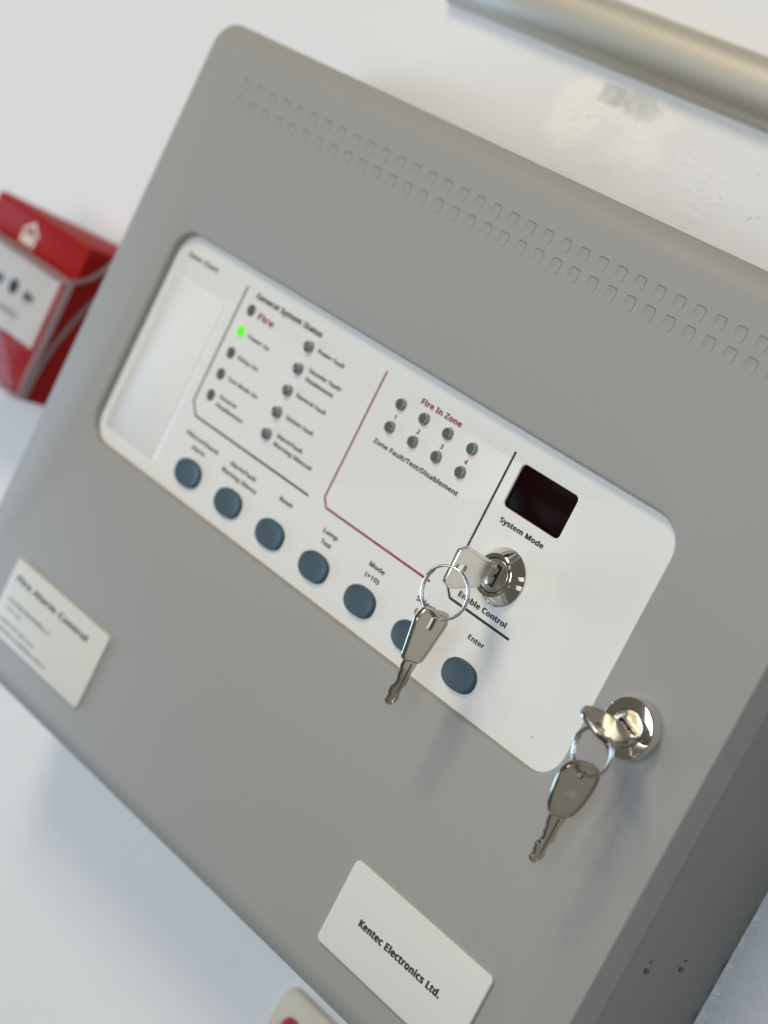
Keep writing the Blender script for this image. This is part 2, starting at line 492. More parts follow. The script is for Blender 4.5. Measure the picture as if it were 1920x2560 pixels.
    'o485;442 216,438 165,428 121,411 82,388 51,359 25,324 7,285 -4,241 -8,200 -4,163 7,129 25,100 51,77 82,59 121,48 165,44 216,50 282,68 336,97 380,137 412,186 431,244 438,299 431,347 412,387 380,417 336,436 282;117 216,120 169,130 128,147 95,172 71,203 56,243 51,282 56,314 71,339 95,356 128,366 169,369 216,365 263,355 303,338 335,314 359,282 374,242 379,185 368,147 335,124 284|'
    'p493;273 438,322 432,365 413,401 383,428 339,444 284,449 216,444 148,427 93,401 49,365 17,322 -2,272 -8,213 1,170 24,139 55,134 55,137 20,139 -16,139 -192,68 -192,68 430,126 430,136 371,139 371,170 405,213 429;260 379,221 374,190 362,167 342,152 313,142 275,139 229,139 216,142 167,150 126,165 93,188 70,220 55,261 51,297 56,326 72,348 98,364 131,373 171,376 217,369 283,348 334,311 367|'
    'r331;269 438,295 437,319 433,310 368,287 372,264 374,217 363,176 334,149 289,139 229,139 0,68 0,68 430,126 430,134 351,137 351,170 395,214 426,240 435|'
    's384;348 119,343 80,327 49,302 24,268 6,226 -4,176 -8,99 -1,42 19,42 83,104 60,178 49,224 53,256 66,274 86,280 112,271 141,239 167,174 196,103 228,76 245,57 266,45 292,41 324,52 372,85 408,137 430,202 438,275 430,339 409,315 353,258 372,197 380,159 377,131 366,114 350,108 328,119 298,154 274,219 246,289 215,314 197,333 176,344 150|'
    't289;212 50,245 53,272 59,272 5,240 -4,200 -8,167 -5,138 4,112 20,91 44,78 79,74 125,74 375,13 375,13 409,75 437,103 528,144 528,144 430,269 430,269 375,144 375,144 127,149 93,163 69,185 54|'
    'u495;427 430,427 0,370 0,359 57,356 57,321 20,273 -1,220 -8,173 -4,134 8,103 29,81 59,68 99,63 148,63 430,135 430,135 153,141 108,158 76,188 57,230 51,273 55,306 69,330 91,345 121,354 160,357 206,357 430|'
    'w630;346 243,336 276,328 308,321 335,316 357,313 357,308 335,302 307,294 275,284 242,207 1,127 1,9 431,82 431,141 201,153 154,163 109,169 73,172 73,178 97,185 128,193 160,201 188,277 431,354 431,428 188,440 149,451 109,457 74,460 74,466 108,477 153,489 201,549 431,621 431,502 1,419 1|'
    'y409;1 430,76 430,169 185,184 144,196 105,205 68,209 68,224 121,245 186,333 430,409 430,224 -59,188 -130,165 -156,138 -176,106 -188,67 -192,34 -190,9 -186,9 -130,30 -133,56 -135,99 -126,130 -99,152 -59,174 -2|'
    ' 208')
_font = {}
for part in GLYPH.split('|'):
    head, *cons = part[1:].split(';')
    _font[part[0]] = (int(head), [[tuple(map(int, p.split())) for p in c.split(',')] for c in cons])


def _inside(p, P):
    r = False
    for i in range(len(P)):
        (x1, y1), (x2, y2) = P[i - 1], P[i]
        if (y1 > p[1]) != (y2 > p[1]) and p[0] < (x2 - x1) * (p[1] - y1) / (y2 - y1) + x1:
            r = not r
    return r


_glyph = {}


def one_glyph(ch):
    if ch not in _glyph:
        adv, cons = _font[ch]
        area2 = lambda P: sum(P[i - 1][0] * P[i][1] - P[i][0] * P[i - 1][1] for i in range(len(P)))
        hol = [P for P in cons if area2(P) > 0]
        V, F = [], []
        for P in cons:
            if area2(P) > 0:
                continue
            loops = [P] + [q for q in hol if _inside(q[0], P)]
            flat = [v for L in loops for v in L]
            b0 = len(V)
            V += flat
            for t in tessellate_polygon([[Vector((x, y, 0)) for x, y in L] for L in loops]):
                a, b, c = (flat[k] for k in t)
                w = (b[0] - a[0]) * (c[1] - a[1]) - (c[0] - a[0]) * (b[1] - a[1])
                F.append(tuple(b0 + k for k in (t if w > 0 else t[::-1])))
        _glyph[ch] = (adv, V, F)
    return _glyph[ch]


def glyphs(s, bold):
    """vertices (x, y, layer) and faces of a line of text; extra weight comes from ink spread: slightly shifted layers"""
    V, F = [], []
    sh = [(0, 0)] if not bold else [(-1, 0), (1, 0), (-.6, .55), (.6, -.55), (.6, .55), (-.6, -.55)]
    for k, (dx, dy) in enumerate(sh):
        x = 0
        for ch in s:
            adv, gv, gf = one_glyph(ch)
            b0 = len(V)
            V += [(x + p[0] + dx * bold, p[1] + dy * bold, k) for p in gv]
            F += [tuple(b0 + q for q in f) for f in gf]
            x += adv + bold * .9
    return V, F


CAPH = 714


def write(s, x0, x1, yb, cap, z, M, parent, bold=48, center=None, mp=None, name='lettering'):
    """s from x0 to x1 with its baseline at yb and capitals cap high"""
    V, F = glyphs(s, bold)
    a, c = min(v[0] for v in V), max(v[0] for v in V)
    k = cap * (1.27 if cap < 3 else 1.12) / (CAPH + 1.1 * bold)
    yb -= cap * (.09 if cap < 3 else .03)
    kx = (x1 - x0) / (c - a)
    P = [(x0 + (v[0] - a) * kx, yb + v[1] * k, z + v[2] * .004) for v in V]
    if mp:
        P = [mp(p) for p in P]
    return build(name, P, F, M, parent, sm=None, fix=False)


def stroke(pts, wd, z, M, parent, name='divider_line'):
    """a printed line of constant width, mitred at its bends"""
    mb = MB()
    n = len(pts)
    L, R = [], []
    for i in range(n):
        p = Vector(pts[i])
        d1 = (p - Vector(pts[i - 1])).normalized() if i else None
        d2 = (Vector(pts[i + 1]) - p).normalized() if i < n - 1 else None
        d1, d2 = d1 or d2, d2 or d1
        n1, n2 = Vector((-d1.y, d1.x)), Vector((-d2.y, d2.x))
        o = (n1 + n2) / (1 + n1.dot(n2)) * wd / 2
        L.append(tuple(p + o))
        R.append(tuple(p - o))
    a, c = mb.loop(L, z), mb.loop(R, z)
    mb.bridge(a, c, False)
    return mb.go(name, M, parent, sm=None)


# ------------------------------------------------------------------ wall
mb = MB()
mb.box(-1600, 1700, -1640, 1000, -190, -90)
wall = mb.go('wall', M_WALL, None, sm=None)
wall['kind'] = 'structure'
wall['label'] = 'white painted wall with filler patches behind the grey panel'

# ragged rim of torn paint where the box meets the wall
mb = MB()
y = -335
while y < -150:
    L = random.uniform(4, 11)
    nseg = 6
    a, c = [], []
    dens = 1 if y < -235 else .55
    for k in range(nseg + 1):
        t = k / nseg
        env = math.sin(math.pi * t) ** .6
        wv = (random.uniform(.6, 2.2) if random.random() < .8 else 4.0) * env * dens
        a.append((385.1, y + L * t, -89.8 + random.uniform(.3, 1.6) * env))
        c.append((385.2 + wv, y + L * t, -89.93))
    mb.bridge(mb.loop(a), mb.loop(c), False)
    y += L + random.uniform(.2, 3 if y < -240 else 9)
o = mb.go('torn_paint', M_FLAKE, wall, sm=None)
o['kind'] = 'stuff'
mb = MB()
for (fx, fy, n, sx, sy) in ((150, 17, 14, 7, 5), (176, 18, 10, 9, 4), (205, 20, 6, 8, 6), (196, 33, 6, 5, 5)):
    for k in range(n):
        x, yy, r = random.gauss(fx, sx * .5), random.gauss(fy, sy * .5), random.uniform(.15, .5)
        P = [(x + r * random.uniform(.6, 1.6) * math.cos(t), yy + r * random.uniform(.4, 1.0) * math.sin(t)) for t in
             [2 * math.pi * q / 7 for q in range(7)]]
        mb.stack([mb.loop(P, -90.05), mb.loop([((p[0] * .6 + x * .4), (p[1] * .6 + yy * .4)) for p in P], -89.7)], False)
o = mb.go('paint_lump', M_FLAKE, wall, sm=None)
o['kind'] = 'stuff'
mb = MB()
for (x, yy, L, wd, a) in ((238, 19, 2.6, .3, .9), (241.5, 20.6, 1.6, .22, .6), (221, 22, 1.6, .2, 1.3), (262, 22, .6, .5, .3),
                          (232, 36, .5, .5, 0), (251, 35, .4, .4, 0), (190, 30, .5, .4, 0), (246, 30, .5, .4, 1), (143, 32, .5, .5, 0), (215, 78, .7, .6, 0)):
    dx, dy = math.cos(a), math.sin(a)
    P = [(x + dx * L * u - dy * wd * v, yy + dy * L * u + dx * wd * v) for u, v in ((-.5, 0), (-.2, -.4), (.3, -.5), (.5, .1), (.1, .5), (-.3, .4))]
    mb.stack([mb.loop(P, -90.02), mb.loop(P, -89.92)], False)
o = mb.go('wall_speck', mat('grey dirt', (.16, .16, .16), .8), wall, sm=None)
o['kind'] = 'stuff'

# ------------------------------------------------------------------ the alarm panel
panel = thing('alarm_panel', 'grey steel fire alarm control panel with white fascia and round corners on white wall', 'alarm panel', (192.5, -159, -90))
H, PW, RB, DEPL = 318.5, 385.0, 12.3, 16.0

# back box
mb = MB()


def rounded_hole(z):
    return [(z + u, -235.2 + v) for u, v in ((-2.6, -1.0), (-.6, -1.5), (1.6, -.3), (2.6, 1.1), (1.9, 1.4), (-.9, .8), (-2.5, .1))]


def side_prof(ins, r, zb):
    P = []
    for k in range(9):
        a = math.pi / 2 * k / 8
        P.append((-r + (r - ins) * math.cos(a), -r + (r - ins) * math.sin(a)))  # y, z of the top bend
    top = [(y, z) for y, z in P][::1]
    prof = [(-ins, zb)] + top
    bot = [(-H - y, z) for y, z in reversed(top)]
    return prof + bot + [(-H + ins, zb)]


mb = MB()
x0, x1, y0, y1, z0, z1 = .8, PW - .8, -H + .8, -.8, -90, -DEPL + 1
P4 = [(x0, y0), (x1, y0), (x1, y1), (x0, y1)]
a, c = mb.loop(P4, z0), mb.loop(P4, z1)
for i in (0, 2, 3):
    j = (i + 1) % 4
    mb.F.append((a[i], a[j], c[j], c[i]))
mb.F += [tuple(reversed(a)), tuple(c)]


def side_loop(P, x):                                # P in (z, y) on the right side
    return mb.loop([(x, q[1], q[0]) for q in P])


HOL = []
for z in (-33.0, -57.3):
    HOL.append(([(z + 1.25 * math.cos(a), -231.4 + .75 * math.sin(a)) for a in [math.pi * q / 8 for q in range(16)]], .8))
    HOL.append((rounded_hole(z), 1.5))
so = side_loop([(z0, y0), (z1, y0), (z1, y1), (z0, y1)], x1)
hl = []
for P, dp in HOL:
    h0 = side_loop(P, x1)
    h1 = side_loop(offs(P, -.15), x1 - dp)
    mb.bridge(h0, h1)
    mb.F.append(tuple(h1))
    hl.append(h0)
idx = so + [k for hh in hl for k in hh]
for t in tessellate_polygon([[Vector((mb.V[k][2], mb.V[k][1], 0)) for k in L] for L in [so] + hl]):
    mb.F.append(tuple(idx[k] for k in t))
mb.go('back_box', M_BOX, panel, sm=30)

# lid with its punched opening and pressed vents
mb = MB()
b_ = .9
rows = []
for k in range(4):
    a = math.pi / 2 * k / 3
    ins = b_ * (1 - math.sin(a))
    xx = b_ * (1 - math.cos(a))
    prof = side_prof(ins, RB, -DEPL)
    rows.append((xx, prof))
Lf = [mb.loop([(xx, y, z) for y, z in prof]) for xx, prof in rows]
Rt = [mb.loop([(PW - xx, y, z) for y, z in prof]) for xx, prof in rows]
for A in (Lf, Rt):
    for p, q in zip(A, A[1:]):
        mb.bridge(p, q, False)
    mb.F.append(tuple(A[0]))
npf = len(rows[0][1])
fi, fj = 9, 10                                      # profile indices of the flat front's top and bottom edge
for i in range(npf - 1):
    if i == fi:
        continue
    mb.F.append((Lf[3][i], Lf[3][i + 1], Rt[3][i + 1], Rt[3][i]))
outer = [Lf[3][fj], Rt[3][fj], Rt[3][fi], Lf[3][fi]]
AP = rrect(33.9, 332.9, -192.9, -90.4, 12.0, 9)
EB = 2.0
ring0 = mb.loop(offs(AP, EB), 0)
rl = [ring0]
for k in range(1, 5):
    a = math.pi / 2 * k / 4
    rl.append(mb.loop(offs(AP, EB * (1 - math.sin(a))), -EB * (1 - math.cos(a))))
rl.append(mb.loop(AP, -4.15))
for p, q in zip(rl, rl[1:]):
    mb.bridge(p, q)
VX0, VD, VN = 32.44, 9.45, 35
CELLS = [(VX0 + VD * i, yt, yb) for yt, yb in ((-20.6, -25.8), (-28.6, -34.0)) for i in range(VN)]
holes = [ring0] + [mb.loop(rrect(x - 2.35, x + 2.5, yb, yt, 1.0, 3), 0) for x, yt, yb in CELLS]
mb.fill(outer, holes)
mb.go('lid', M_LID, panel, sm=40)

# each pressed vent is a shallow tray set in the lid
protos = {}
for (x, yt, yb) in CELLS:
    if yt not in protos:
        mb = MB()
        P = rrect(x - 2.35, x + 2.35, yb, yt, 1.0, 3)
        L = []
        for d, zr, lift in ((0, 0, 0), (.05, -.12, .03), (.14, -.60, .72), (.3, -.68, .92)):
            Q = offs(P, -d) if d else P
            R = []
            for px, py in Q:
                t = min(1, max(0, (px - x + 2.35) / 4.7))               # a softer flank at the left side
                u = max(0, 1 - (py - yb) / 1.4) * lift                  # and a gentler slope at the bottom
                R.append((px, py + u, zr * min(1, t / .32 + .08)))
            L.append(mb.loop(R))
        mb.stack(L, False)
        protos[yt] = (mb.go('vent_cell', M_LID, panel, org=(x, yt, 0), sm=60), x)
    else:
        copy_part(protos[yt][0], panel, (x, yt, 0))

# fascia: a white sheet with a display cut-out and a pocket for the zone chart
FZ = -4.1
mb = MB()
FO = mb.loop([(30, -196), (337, -196), (337, -87), (30, -87)], FZ)
DP = rrect(257.6, 286.6, -118.2, -100.7, 1.9, 5)
PK = rrect(36.6, 79.2, -188.6, -107.0, 3.2, 5)
d0 = mb.loop(offs(DP, .5), FZ)
d1 = mb.loop(offs(DP, .3), FZ - .06)
d2 = mb.loop(DP, FZ - .5)
d3 = mb.loop(DP, FZ - 1.2)
k0 = mb.loop(PK, FZ)
k1 = mb.loop(offs(PK, -.4), FZ - .06)
k2 = mb.loop(offs(PK, -1.2), FZ - .24)
k3 = mb.loop(offs(PK, -1.6), FZ - .28)
mb.fill(FO, [d0, k0])
for p, q in ((d0, d1), (d1, d2), (d2, d3), (k0, k1), (k1, k2), (k2, k3)):
    mb.bridge(p, q)
mb.F.append(tuple(k3))
fo2 = mb.loop([(30, -196), (337, -196), (337, -87), (30, -87)], -6)
mb.bridge(FO, fo2)
mb.F.append(tuple(fo2))
fascia = mb.go('fascia', M_FASCIA, panel, sm=50)

raised('zone_chart_card', rrect(39.2, 76.6, -186, -109.6, 1.5, 3), FZ - .27, FZ - .16, .05, M_CARD, panel, 1)
raised('display_window', DP, FZ - 1.6, FZ - .75, .15, M_GLASS, panel, 1)

ZT = FZ + .04
stroke([(84.9, -98.2), (84.9, -153.2), (90.2, -158.3), (169.1, -158.3)], .95, ZT, M_DARK, fascia)
stroke([(177.4, -98.1), (177.4, -154.8), (180.6, -158.2), (243.9, -158.2)], .95, ZT, M_RED, fascia)
stroke([(252.1, -98.6), (252.1, -155.3), (255.8, -158.9), (288.3, -158.9)], 1.05, ZT, M_DARK, fascia)

RY = [-106.48 - 10.11 * k for k in range(5)]
T = lambda *a, **k: write(*a, parent=fascia, z=ZT, **k)
T('Zone Chart', 41.8, 64.0, -100.4, 2.2, M=M_DARK, bold=44)
T('General System Status', 92.1, 137.0, -100.5, 2.5, M=M_DARK, bold=58)
T('Fire', 98.3, 109.0, -108.0, 3.1, M=M_RED, bold=56)
T('Power On', 98.2, 112.9, RY[1] - .6, 1.7, M=M_DARK)
T('Delay On', 98.1, 112.0, RY[2] - .5, 1.7, M=M_DARK)
T('Test Mode On', 97.9, 118.8, RY[3] - .4, 1.7, M=M_DARK)
T('General', 98.3, 110.0, -145.7, 1.7, M=M_DARK)
T('Disablement', 98.4, 117.3, -149.5, 1.7, M=M_DARK)
T('Power Fault', 138.8, 155.7, RY[0] - .1, 1.8, M=M_DARK)
T('Sounder Fault/', 138.9, 160.0, -115.3, 1.8, M=M_DARK)
T('Disablement', 139.1, 157.3, -119.2, 1.8, M=M_DARK)
T('General Fault', 138.5, 157.9, -126.9, 1.8, M=M_DARK)
T('System Fault', 138.9, 156.7, -137.0, 1.8, M=M_DARK)
T('Alarm/Fault', 138.7, 155.7, -145.6, 1.8, M=M_DARK)
T('Warning Silenced', 138.8, 164.1, -149.3, 1.8, M=M_DARK)
T('Silence/Sound', 89.3, 112.2, -166.8, 1.9, M=M_DARK)
T('Alarm', 96.2, 105.6, -171.0, 1.9, M=M_DARK)
T('Alarm/Fault', 121.2, 139.2, -166.8, 1.9, M=M_DARK)
T('Warning Silence', 118.2, 142.4, -171.0, 1.9, M=M_DARK)
T('Reset', 155.7, 164.1, -166.7, 1.9, M=M_DARK)
T('Lamp', 184.7, 193.5, -166.7, 1.9, M=M_DARK)
T('Test', 185.9, 192.3, -171.0, 1.9, M=M_DARK)
T('Mode', 213.6, 222.6, -166.8, 1.9, M=M_DARK)
T('(+10)', 213.9, 222.2, -171.2, 1.9, M=M_DARK)
T('Select', 241.9, 252.4, -166.9, 1.9, M=M_DARK)
T('(+1)', 243.8, 250.4, -171.3, 1.9, M=M_DARK)
T('Enter', 271.5, 280.0, -167.4, 1.95, M=M_DARK)
T('Fire In Zone', 200.3, 223.5, -101.7, 2.35, M=M_RED, bold=56)
T('Zone Fault/Test/Disablement', 187.2, 236.9, -124.9, 1.95, M=M_DARK)
T('System Mode', 259.8, 282.8, -123.8, 2.0, M=M_DARK, bold=58)
T('Enable Control', 258.6, 284.4, -156.1, 2.15, M=M_DARK, bold=58)
ZX = [191.91 + 13.82 * k for k in range(4)]
for k in range(4):
    T(str(k + 1), ZX[k] - (.5 if k == 0 else .8), ZX[k] + (.5 if k == 0 else .8), -112.7, 1.95, M=M_RED, bold=56)


# indicator lamps
def lamp(x, y, hh, M, body=None, r=2.3):
    mb = MB()
    prof = [(r + .3, FZ - .05), (r + .28, FZ + .1), (r, FZ + .14), (r, FZ + hh - .25), (r - .08, FZ + hh - .08), (r - .3, FZ + hh)]
    lathe(mb, x, y, prof, 28, False)
    nb = len(mb.F)
    dm = .75 if hh > 1.8 else .1
    L = [mb.loop(circ(x, y, rr, 28), zz) for rr, zz in ((r - .3, FZ + hh), (r - .7, FZ + hh + dm * .45), (r - 1.3, FZ + hh + dm * .8), (.05, FZ + hh + dm))]
    mb.stack(L, False, True)
    o = mb.go('indicator_lamp', M, panel, org=(x, y, FZ), sm=50)
    if body:
        o.data.materials.append(body)
        for p in o.data.polygons:
            c = W((x, y, FZ)) + p.center
            if math.hypot(c.x - W((x, y, 0)).x, c.z - W((x, y, 0)).z) > (r - .35) * .001:
                p.material_index = 1
    return o


flat_l = lamp(92.94, RY[0], .35, M_LED)
for k in range(1, 5):
    if k == 1:
        o = lamp(92.94, RY[1], .8, M_ON, None, 2.15)
        o['label'] = 'lit green power lamp'
    else:
        copy_part(flat_l, panel, (92.94, RY[k], FZ))
tall = lamp(133.33, RY[0], 2.0, M_LED, M_LEDB)
for k in range(1, 5):
    copy_part(tall, panel, (133.33, RY[k], FZ))
zl = lamp(ZX[0], -106.41, 1.5, M_LED, M_LEDB)
for yy in (-106.41, -116.44):
    for k in range(4):
        if k or yy < -110:
            copy_part(zl, panel, (ZX[k], yy, FZ))


# push buttons: oval rubber keys with a dished top
def sup(x, y, rx, ry, e=2.35, n=56):
    P = []
    for k in range(n):
        a = 2 * math.pi * k / n
        ca, sa = math.cos(a), math.sin(a)
        P.append((x + rx * math.copysign(abs(ca) ** (2 / e), ca), y + ry * math.copysign(abs(sa) ** (2 / e), sa)))
    return P


BX = [101.72 + 29.09 * k for k in range(7)]
BY = -180.9
mb = MB()
L = []
for s_, z in ((1.05, FZ - .05), (1.03, FZ + .08), (1.0, FZ + .2), (1.0, FZ + 1.15), (.99, FZ + 1.45), (.965, FZ + 1.62), (.93, FZ + 1.68), (.88, FZ + 1.66),
              (.83, FZ + 1.56), (.6, FZ + 1.42), (.3, FZ + 1.32), (.05, FZ + 1.3)):
    L.append(mb.loop(sup(BX[0], BY, 8.15 * s_, 5.75 * s_), z))
mb.stack(L, False, True)
btn = mb.go('push_button', M_BTN, panel, org=(BX[0], BY, FZ), sm=60)
for k in range(1, 7):
    copy_part(btn, panel, (BX[k], BY, FZ))


# specks of dust on the film and scuffs on the side of the box
mb = MB()
for x, y, r in ((316.4, -183.3, .28), (267.6, -168.0, .13), (296, -128, .12), (213, -141, .12), (311, -150, .1), (150, -152, .14)):
    mb.F.append(tuple(mb.loop([(x + r * math.cos(a) * random.uniform(.7, 1.2), y + r * math.sin(a) * random.uniform(.7, 1.2)) for a in [math.pi * q / 4 for q in range(8)]], FZ + .05)))
o = mb.go('dust_speck', M_DARK, fascia, sm=None)
o['kind'] = 'stuff'
mb = MB()
for (y, z, L, a, wd) in ((-203, -79, 5, 1.15, .10), (-205.5, -82, 7, 1.0, .12), (-211, -80.5, 2.5, 1.3, .12), (-211.5, -79.2, 2.0, 1.3, .1), (-209, -83.5, 4.5, .9, .1),
                          (-221, -84.5, 2, 1.2, .09), (-196, -70, 3, .8, .07), (-243, -70, 2, 1.9, .07)):
    dy, dz = math.sin(a), math.cos(a)
    mb.F.append(tuple(mb.loop([(384.23, y + dy * L * u - dz * wd * v, z + dz * L * u + dy * wd * v) for u, v in ((-.5, 0), (-.1, -1), (.5, 0), (.1, 1))])))
o = mb.go('scuff', mat('bare scuffed paint', (.55, .55, .54), .6), panel, sm=None)
o['kind'] = 'stuff'

# ------------------------------------------------------------------ locks
def plug(name, cx, cy, r, z, slot_ang, parent):
    mb = MB()
    ca, sa = math.cos(slot_ang), math.sin(slot_ang)
    slot = [(cx + u * ca - v * sa, cy + u * sa + v * ca) for u, v in rrect(-4.4, 4.4, -1.9, 1.2, .5, 3)]
    n = 64
    L = [mb.loop(circ(cx, cy, rr, n), zz) for rr, zz in ((r, z - 2), (r, z - .25), (r - .08, z - .08), (r - .25, z))]
    mb.stack(L, False, False)
    # dished face in rings, then the flat with the key slot
    L2 = [L[-1]] + [mb.loop(circ(cx, cy, rr, n), zz) for rr, zz in ((r - .5, z - .03), (r - .9, z - .16), (r - 1.2, z - .2))]
    for p, q in zip(L2, L2[1:]):
        mb.bridge(p, q)
    s0 = mb.loop(slot, z - .2)
    s1 = mb.loop(offs(slot, -.18), z - .45)
    s2 = mb.loop(offs(slot, -.18), z - 2)
    mb.fill(L2[-1], [s0])
    mb.bridge(s0, s1)
    mb.bridge(s1, s2)
    mb.go(name, M_PLUG, parent, sm=30)
    mb = MB()
    mb.stack([mb.loop(offs(slot, -.25), z - 2.1), mb.loop(offs(slot, -.25), z - 1.2)])
    mb.go('keyway', M_HOLE, parent, sm=None)  # near-black block in the slot, its shade given as colour


LK1 = (272.3, -141.2)
LK2 = (353.0, -158.2)
ks = thing('key_switch', '', '', (LK1[0], LK1[1], FZ))
ks.parent = panel
ks.location = W((LK1[0], LK1[1], FZ)) - ORG[panel.name]
for k_ in ('label', 'category'):
    del ks[k_]
mb = MB()
lathe(mb, *LK1, [(11.15, FZ - .02), (11.25, FZ + .12), (11.2, FZ + .45), (10.9, FZ + .8), (8.5, FZ + 4.9), (8.3, FZ + 5.25), (8.05, FZ + 5.4), (7.55, FZ + 5.45),
                 (7.1, FZ + 5.35), (6.85, FZ + 5.0), (6.8, FZ + 4.0)], 96, False)
mb.go('bezel', M_CHROME, ks, sm=24)
plug('plug', *LK1, 6.45, FZ + 4.85, math.pi / 2, ks)
mb = MB()
lathe(mb, *LK1, [(6.8, FZ + 3.95), (6.3, FZ + 3.95)], 64, False)
mb.go('plug_gap', M_HOLE, ks, sm=None)  # near-black ring painting the shade down in the gap

dl = thing('door_lock', '', '', (LK2[0], LK2[1], 0))
dl.parent = panel
dl.location = W((LK2[0], LK2[1], 0)) - ORG[panel.name]
for k_ in ('label', 'category'):
    del dl[k_]
mb = MB()
lathe(mb, *LK2, [(10.85, -.02), (10.8, 2.5), (10.75, 5.0), (10.6, 5.45), (10.2, 5.75), (9.6, 5.85), (6.75, 5.95), (6.6, 5.8), (6.55, 5.0)], 96, False)
mb.go('bezel', M_CHROME, dl, sm=24)
plug('plug', *LK2, 6.42, 6.0, math.radians(-18), dl)


# seat the fascia and all that is fixed to it in the opening
for o in panel.children:
    if o.name.split('.')[0] in ('fascia', 'zone_chart_card', 'display_window', 'indicator_lamp', 'push_button', 'key_switch'):
        o.location += Vector((-.00083, 0, -.00027))

# ------------------------------------------------------------------ name plates
def glyph_row(x0, x1, yc, hh, M, parent):
    """a line of print too blurred in the photograph to be read: broken strokes"""
    mb = MB()
    x = x0
    while x < x1:
        wd = random.uniform(.35, .6) * hh
        if random.random() < .13:
            x += hh * .5
            continue
        t = random.choice((.5, .72, .72, 1.0))
        mb.box(x, x + wd * .52, yc - hh / 2, yc - hh / 2 + hh * t, 0, .03)
        if random.random() < .7:
            q = yc - hh / 2 + random.choice((0, .3, .55)) * hh
            mb.box(x + wd * .53, min(x + wd * 1.2, x1 + .2), q, q + hh * .24, 0, .03)
        x += wd * 1.32
    mb.V = [(p[0], p[1], p[2] + 1.62) for p in mb.V]
    o = mb.go('small_print', M, parent, sm=None)
    return o


for i, (x0, x1, y0, y1) in enumerate(((30.9, 106.7, -296.4, -260.0), (276.4, 352.0, -296.4, -260.5))):
    P = rrect(x0, x1, y0, y1, 2.3, 5)
    pl = raised('name_plate', P, .02, 1.6, .55, M_PLATE, panel, 3)
    if i == 0:
        pl['label'] = 'name plate reading Fire Alarm Control'
        write('Fire Alarm Control', 36.2, 94.6, -269.2, 3.3, 1.63, M_GREEN, pl, bold=54)
        glyph_row(36.4, 71, -278.3, 2.2, M_GREEN, pl)
        glyph_row(36.4, 49.5, -282.2, 1.3, M_DARK, pl)
        glyph_row(36.4, 65, -288.1, 1.6, M_DARK, pl)
        glyph_row(36.4, 78, -292.0, 1.8, M_DARK, pl)
    else:
        pl['label'] = 'name plate with bold dark company lettering'
        write('Kentec Electronics Ltd.', 290.7, 336.0, -280.5, 3.3, 1.63, M_GREEN, pl, bold=14+58)


# ------------------------------------------------------------------ keys
def key(name, label, outline, slot, blade, mp, group, M=None):
    """outline / slot / blade are drawn in u (across), v (along); mp(u, v, t) carries them to the panel's millimetres"""
    at = mp((0, 3, 0))
    root = thing(name, label, 'key', at, group)
    T2 = .95
    mb = MB()
    fr = {}
    for sg in (1, -1):
        A = [mb.loop(outline, sg * (T2 - .25)), mb.loop(offs(outline, -.07), sg * (T2 - .07)), mb.loop(offs(outline, -.28), sg * T2), mb.loop(offs(outline, -1.25), sg * T2),
             mb.loop(offs(outline, -1.45), sg * (T2 - .16))]
        for p, q in zip(A, A[1:]):
            mb.bridge(p, q)
        hl = mb.loop(offs(slot, .2), sg * (T2 - .16))
        h2 = mb.loop(slot, sg * (T2 - .36))
        mb.fill(A[-1], [hl])
        mb.bridge(hl, h2)
        fr[sg] = (A[0], h2)
    mb.bridge(fr[1][0], fr[-1][0])
    mb.bridge(fr[1][1], fr[-1][1])
    mb.go('bow', M, root, sm=28, mp=mp)
    # blade with a milled groove on each face
    mb = MB()
    bl, gr = blade
    t2 = .8
    fr = {}
    for sg in (1, -1):
        A = [mb.loop(bl, sg * (t2 - .45)), mb.loop(offs(bl, -.42), sg * t2)]
        mb.bridge(*A)
        g0, g1 = mb.loop(gr, sg * t2), mb.loop(offs(gr, -.3), sg * (t2 - .42))
        mb.fill(A[-1], [g0])
        mb.bridge(g0, g1)
        mb.F.append(tuple(g1))
        fr[sg] = A[0]
    mb.bridge(fr[1], fr[-1])
    mb.go('blade', M, root, sm=28, mp=mp)
    return root


M_STAMP = mat('struck marks in nickel', (.56, .53, .47), .3, 1.)


def ccw(P):
    a = sum(P[i - 1][0] * P[i][1] - P[i][0] * P[i - 1][1] for i in range(len(P)))
    return P if a > 0 else P[::-1]


def rounded(P, r, n=3):
    """round every corner of a polygon"""
    R = []
    m_ = len(P)
    for i in range(m_):
        a, p, c = Vector(P[i - 1]), Vector(P[i]), Vector(P[(i + 1) % m_])
        d1, d2 = (a - p), (c - p)
        t = min(r, d1.length * .45, d2.length * .45)
        s, e = p + d1.normalized() * t, p + d2.normalized() * t
        for k in range(n + 1):
            q = k / n
            R.append(tuple(s * (1 - q) ** 2 + p * 2 * q * (1 - q) + e * q * q))
    return R


# v runs from the end of the bow (0) to the tip of the blade
HEX = ccw(rounded([(-6.4, 0), (6.4, 0), (8.4, 4.2), (8.3, 6.0), (5.4, 20.0), (3.9, 21.2), (-3.9, 21.2), (-5.4, 20.0), (-8.3, 6.0), (-8.4, 4.2)], 1.0))
OVAL = ccw(rounded([(-4.5, .0), (4.5, .0), (7.9, 3.0), (8.7, 7.0), (8.2, 12.0), (6.6, 17.6), (4.6, 20.6), (-4.6, 20.6), (-6.6, 17.6), (-8.2, 12.0), (-8.7, 7.0), (-7.9, 3.0)], 2.6, 4))
SLOT_H = ccw(rounded([(-1.4, 2.1), (1.4, 2.1), (1.4, 8.0), (-1.4, 8.0)], 1.3, 4))
SLOT_R = ccw([(1.5 * math.cos(t), 4.6 + 1.5 * math.sin(t)) for t in [2 * math.pi * q / 20 for q in range(20)]])


